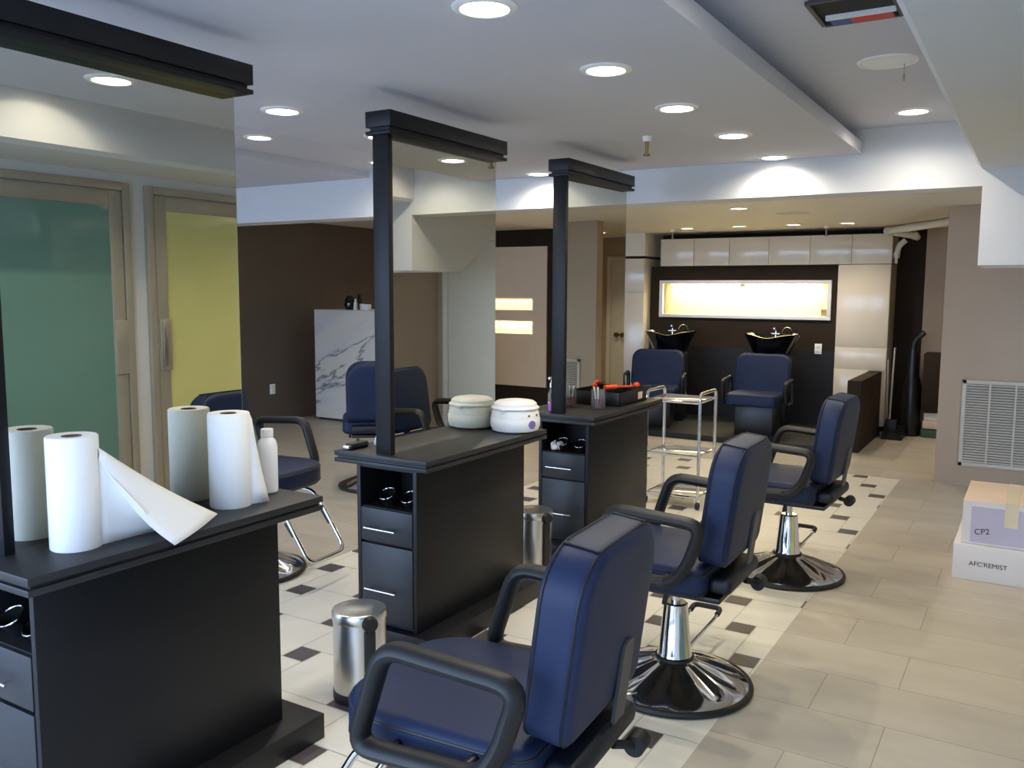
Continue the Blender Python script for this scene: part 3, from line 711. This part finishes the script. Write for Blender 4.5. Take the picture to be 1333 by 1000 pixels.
def outlet(name, x0, x1, y0, y1, z0, z1, label):
    t = thing(name, ((x0+x1)/2, (y0+y1)/2, z0), label, 'outlet')
    obj('cover_plate', MB().box(x0, x1, y0, y1, z0, z1, .002), M['plastic'], t)
    return t
t = outlet('wall_outlet', -2.21, -2.13, 10.415, 10.425, .88, 1.0, 'white outlet plate on the charcoal wall right of the bowls')
obj('socket', MB().box(-2.19, -2.15, 10.412, 10.416, .95, .98, .001).box(-2.19, -2.15, 10.412, 10.416, .90, .93, .001), M['ivory'], t)
t = outlet('wall_outlet', -7.85, -7.84, 7.37, 7.45, .34, .46, 'white outlet plate low on the dark brown wall')
obj('socket', MB().box(-7.841, -7.837, 7.39, 7.43, .41, .44, .001).box(-7.841, -7.837, 7.39, 7.43, .36, .39, .001), M['ivory'], t)

def shampoo(cx, lab_c, lab_b, yaw):
    z = .06
    t = thing('shampoo_chair', (cx, 9.35, z), lab_c, 'shampoo chair', 'navy shampoo chairs', yaw)
    P = lambda n, mb, m, par=t: obj(n, mb, m, par, world=False)
    xs = lambda x, y, zz: (x, y-.10, zz+.40)
    s = P('seat', MB().cushion(.54, .52, (.06, .06, .06, .06), .13, .03, xs, .012), M['vinyl'])
    P('piping', MB().seam(.54, .52, (.06,)*4, .006, .045, .004, xs), M['pipe'], s)
    xb = lambda x, y, zz: (x, .16+zz+(y+.22)*.3, .44+(y+.22)*.95)
    b = P('backrest', MB().cushion(.60, .44, (.11, .11, .05, .05), .11, .03, lambda x, y, zz: xb(x, y, -zz), .012), M['vinyl'])
    P('piping', MB().seam(.60, .44, (.11, .11, .05, .05), .006, -.04, .004, xb), M['pipe'], b)
    for sx in (-1, 1):
        X = sx*.33
        P('armrest', MB().tube(fillet([(X, -.22, .58), (X, .16, .60), (X, .16, .34), (X, -.16, .34)], .06, 5, True), .022, True, 10, ref=(1, 0, 0), rb=.018), M['rubber'])
    P('pedestal', MB().box(-.20, .20, -.16, .30, 0, .33, .01), M['blk'])
    by = 9.80
    t2 = thing('shampoo_bowl', (cx, by-.03, z), lab_b, 'shampoo bowl', 'black shampoo bowls', yaw)
    P2 = lambda n, mb, m, par=t2: obj(n, mb, m, par, world=False)
    P2('cabinet', MB().box(-.19, .19, .02, .38, 0, .80, .012), M['blk'])
    # bowl: flared basin with a neck rest notch in front
    def ring(r, zc, dip):
        out = []
        for j in range(48):
            a = 2*math.pi*j/48; x, y = r*1.0*math.cos(a), r*1.0*math.sin(a)*.95
            k = max(0, math.cos(a+math.pi/2))**10
            out.append((x, y+.13, zc-dip*k))
        return out
    P2('basin', MB().rings([ring(.15, .79, 0), ring(.205, .85, 0), ring(.255, .96, .015), ring(.298, 1.04, .03), ring(.308, 1.062, .038), ring(.292, 1.064, .038), ring(.25, 1.02, .02), ring(.17, .92, 0), ring(.03, .885, 0)]), M['porcelain'])
    P2('faucet', MB().tube(fillet([(.0, .32, 1.0), (0, .33, 1.11), (0, .22, 1.12)], .03), .011, seg=10).box(-.05, .05, .30, .36, 1.045, 1.065, .006), M['chrome'])
    P2('hose', MB().tube([(.13+.05*math.cos(q*.5), .30-.02*q/6, 1.07+.06*math.sin(q*.52)) for q in range(7)], .010, seg=8), M['chrome'])
shampoo(-2.56, 'right shampoo chair, with both arms visible behind the trolley', 'right black shampoo bowl behind the right shampoo chair', R(3))
shampoo(-3.74, 'left shampoo chair, partly hidden by the last station', 'left black shampoo bowl behind the left shampoo chair', R(14))

# drain pipe
t = thing('drain_pipe', (-1.35, 10.2, 2.2), 'white plastic drain pipe with elbows right of the wall cabinets', 'pipe')
obj('pipe_run', MB().tube(fillet([(-1.45, 10.25, 2.255), (-.95, 9.6, 2.265), (-.62, 9.1, 2.27)], .05), .038, seg=16).ball((-1.46, 10.26, 2.255), .05), M['pvc'], t)
obj('branch', MB().tube(fillet([(-1.40, 10.19, 2.235), (-1.22, 10.30, 2.20), (-1.19, 10.45, 2.19)], .05), .034, seg=14).ball((-1.2, 10.33, 2.2), .045), M['pvc'], t)
obj('drop', MB().tube(fillet([(-1.30, 10.42, 2.16), (-1.37, 10.42, 2.10), (-1.385, 10.42, 1.97)], .04), .03, seg=14).lathe([(.035, -.01), (.035, .03)], (-1.385, 10.42, 2.0), 14).tube([(-1.385, 10.42, 1.97), (-1.385, 10.42, 1.91)], .016, seg=10), M['pvc'], t)
# broom set, appliance, rear right unit
t = thing('lobby_dustpan', (-1.35, 10.28, 0), 'upright dustpan and broom with two grey handles by the divider', 'dustpan')
obj('pan', MB().prism([(10.12, 0), (10.42, 0), (10.42, .13), (10.36, .13)], -1.415, -1.20, 'x'), M['blk'], t)
obj('pan_handle', MB().tube([(-1.39, 10.36, .08), (-1.41, 10.38, .85)], .011, seg=10), M['alu'], t)
br = obj('broom_handle', MB().tube([(-1.36, 10.33, .2), (-1.345, 10.37, .99)], .011, seg=10), M['alu'], t)
obj('broom_head', MB().box(-1.40, -1.28, 10.28, 10.36, .04, .2, .012), M['rubber'], t)
t = thing('upright_appliance', (-1.18, 10.55, 0), 'tall black upright appliance with a hooked top beside the dustpan', 'appliance')
obj('appliance_body', MB().lathe([(.0005, 0), (.10, 0), (.105, .02), (.10, .55), (.075, .66), (.06, .8), (.05, .96), (.0005, .97)], (-1.18, 10.58, 0), 24), M['blk'], t)
obj('hook', MB().tube(fillet([(-1.18, 10.58, .95), (-1.12, 10.57, 1.06), (-1.04, 10.55, 1.16)], .05), [.04]*1+[.035]*7, seg=10) if False else MB().tube([(-1.18, 10.58, .95), (-1.175, 10.575, 1.04), (-1.14, 10.56, 1.10), (-1.075, 10.55, 1.16)], [.045, .045, .035, .03], seg=10), M['blk'], t)
t = thing('low_cabinet', (-.6, 10.6, .28), 'black wall mounted low cabinet at the far right', 'cabinet')
obj('carcass', MB().box(-1.06, -.3, 10.45, YB-.002, .30, .93, .004), M['blackwall'], t)
for k, (nm, cc, zz, lab) in enumerate((('storage_box', M['grass'], .0, 'green flat box lowest under the far right cabinet'), ('storage_box', M['kraft'], .1, 'pinkish flat box in the middle under the far right cabinet'), ('storage_box', M['boxw'], .19, 'pale flat box on top under the far right cabinet'))):
    single(nm, (-.6, 10.6, zz), MB().box(-1.05+.01*k, -.34, 10.48, 10.76, zz+.001, zz+.088, .004), cc, lab, 'box', 'flat boxes under the far right cabinet')
# air grille
gx0, gx1, gz0, gz1 = -.515, .06, .165, .882
t = thing('air_grille', (-.2, 8.07, gz0), 'large white return air grille on the taupe wall', 'air grille')
fr = MB()
for a, b_, c_, d in ((gx0, gx1, gz0, gz0+.03), (gx0, gx1, gz1-.03, gz1), (gx0, gx0+.03, gz0, gz1), (gx1-.03, gx1, gz0, gz1)): fr.box(a, b_, 8.048, 8.069, c_, d, .002)
obj('grille_frame', fr, M['vent'], t)
obj('cavity', MB().box(gx0+.02, gx1-.02, 8.064, 8.069, gz0+.02, gz1-.02), M['cavity'], t)
sv = MB()
n = 30
for k in range(n):
    z = gz0+.03+(gz1-gz0-.06)*(k+.5)/n
    sv.rings([[(x, 8.062, z+.006), (x, 8.05, z-.006), (x, 8.052, z-.008), (x, 8.064, z+.004)] for x in (gx0+.03, gx1-.03)])
obj('louvers', sv, M['vent'], t)
obj('mullion', MB().box(gx0+.195, gx0+.21, 8.046, 8.06, gz0+.03, gz1-.03).box(gx0+.38, gx0+.395, 8.046, 8.06, gz0+.03, gz1-.03), M['vent'], t)

# ------------------------------------------------------------------ cartons at the right edge
t = thing('shipping_box', (-.08, 5.66, 0), 'long white carton on the floor with black print, lowest of two', 'box')
obj('carton', MB().box(-.34, .185, 5.37, 5.98, 0, .198, .003), M['boxw'], t)
text_part('printed_text', "AFC'REMIST", .036, (-.165, 5.369, .095), (R(90), 0, 0), M['ink'], t)
t = thing('shipping_box', (-.06, 5.70, .199), 'smaller pink topped carton with lavender front, stacked on the white one', 'box')
obj('carton', MB().box(-.305, .185, 5.40, 5.99, .199, .445, .003), [M['kraft']], t)
obj('front_face', MB().box(-.304, .184, 5.397, 5.3995, .202, .443), M['boxw'], t)
obj('front_print', MB().box(-.262, .184, 5.395, 5.3968, .212, .415), M['lav'], t)
text_part('printed_text', 'CP2', .045, (-.205, 5.3945, .275), (R(90), R(-8), 0), M['ink'], t)
obj('packing_tape', MB().box(-.10, -.035, 5.394, 5.3975, .315, .446).box(-.10, -.035, 5.394, 5.99, .4452, .4462), M['tape'], t)

# ------------------------------------------------------------------ reception desk
t = thing('reception_desk', (-6.9, 8.1, 0), 'tall white marble reception desk before the dark brown wall', 'reception desk')
obj('marble_front', MB().box(-7.586, -6.0, 7.87, 7.90, .03, 1.34, .002), M['marble'], t)
obj('desk_body', MB().box(-7.57, -6.02, 7.90, 8.38, .03, 1.30), M['marble'], t)
obj('desk_top', MB().box(-7.588, -6.0, 7.868, 8.40, 1.34, 1.352, .002), M['marble'], t)
obj('toe_kick', MB().box(-7.55, -6.04, 7.90, 8.34, 0, .03), M['inside'], t)
zt = 1.352
t = thing('desk_vase', (-7.17, 8.05, zt), 'small dark rounded vase on the marble desk', 'vase')
obj('vase_body', MB().lathe([(.0005, 0), (.05, 0), (.072, .05), (.06, .12), (.03, .17), (.0005, .172)], (-7.17, 8.05, zt), 20), M['porcelain'], t)
single('desk_bottle', (-7.0, 7.98, zt), MB().lathe([(.0005, 0), (.026, 0), (.02, .08), (.012, .1), (.012, .13), (.0005, .13)], (-7.02, 7.98, zt), 16), M['plastic'], 'slim white bottle on the marble desk beside the dark vase', 'bottle')
single('pen_holder', (-6.96, 8.0, zt), MB().prism([(-6.985, zt), (-6.945, zt), (-6.975, zt+.19), (-6.998, zt+.19)], 7.99, 8.03), M['blk'], 'slanted black card stand on the marble desk', 'card stand')
t = thing('card_holder', (-6.85, 7.98, zt), 'small white card box on the marble desk', 'card holder')
obj('holder_box', MB().box(-6.90, -6.80, 7.95, 8.01, zt, zt+.07, .003), M['plastic'], t)
obj('cards', MB().box(-6.93, -6.90, 7.95, 8.01, zt, zt+.075, .002), M['kraft'], t)
single('flat_tray', (-6.68, 7.98, zt), MB().box(-6.77, -6.58, 7.93, 8.05, zt, zt+.014, .004), M['kraft'], 'thin flat cream tray on the marble desk', 'tray')

# ------------------------------------------------------------------ light
def area(name, loc, rot, sx, sy, e, col, portal=False):
    l = bpy.data.lights.new(name, 'AREA'); l.shape = 'RECTANGLE'; l.size = sx; l.size_y = sy; l.energy = e; l.color = col
    o = bpy.data.objects.new(name, l); COL.objects.link(o); o.location = loc; o.rotation_euler = rot
    if portal: l.cycles.is_portal = True
    return o
area('daylight_portal', (-3.85, -1.45, 1.3), (R(-90), 0, 0), 8.2, 2.4, 1, (1, 1, 1), True)
area('light_box_lamp', (-3.09, 10.53, 1.66), (0, 0, 0), 1.8, .06, 14, (1, .9, .68))
area('niche_lamp', (-6.35, 10.47, 1.48), (0, 0, 0), .75, .06, 2.2, (1, .92, .78))
area('niche_lamp', (-6.28, 10.47, 1.17), (0, 0, 0), .6, .06, 2.6, (1, .92, .78))
w = bpy.data.worlds.new('daylight'); SC.world = w; w.use_nodes = True
bg = w.node_tree.nodes['Background']; bg.inputs[0].default_value = (.52, .69, 1, 1); bg.inputs[1].default_value = 9

# ------------------------------------------------------------------ camera
yaw, pit, rol = R(31.158), R(6.170), R(.290)
F = Vector((-math.sin(yaw)*math.cos(pit), math.cos(yaw)*math.cos(pit), -math.sin(pit)))
r0 = Vector((math.cos(yaw), math.sin(yaw), 0)); u0 = r0.cross(F)
r = r0*math.cos(rol)+u0*math.sin(rol); u = u0*math.cos(rol)-r0*math.sin(rol)
cd = bpy.data.cameras.new('camera'); cam = bpy.data.objects.new('camera', cd); COL.objects.link(cam)
m3 = Matrix((r, u, -F)).transposed()
cam.matrix_world = Matrix.Translation((0, 0, 1.6)) @ m3.to_4x4()
cd.sensor_fit = 'HORIZONTAL'; cd.sensor_width = 36; cd.lens = 1133*36/1333; cd.clip_start = .02
SC.camera = cam
SC.view_settings.view_transform = 'Standard'; SC.view_settings.look = 'None'; SC.view_settings.gamma = 1; SC.view_settings.exposure = -.3
SC.view_settings.use_curve_mapping = False
SC.cycles.max_bounces = 10
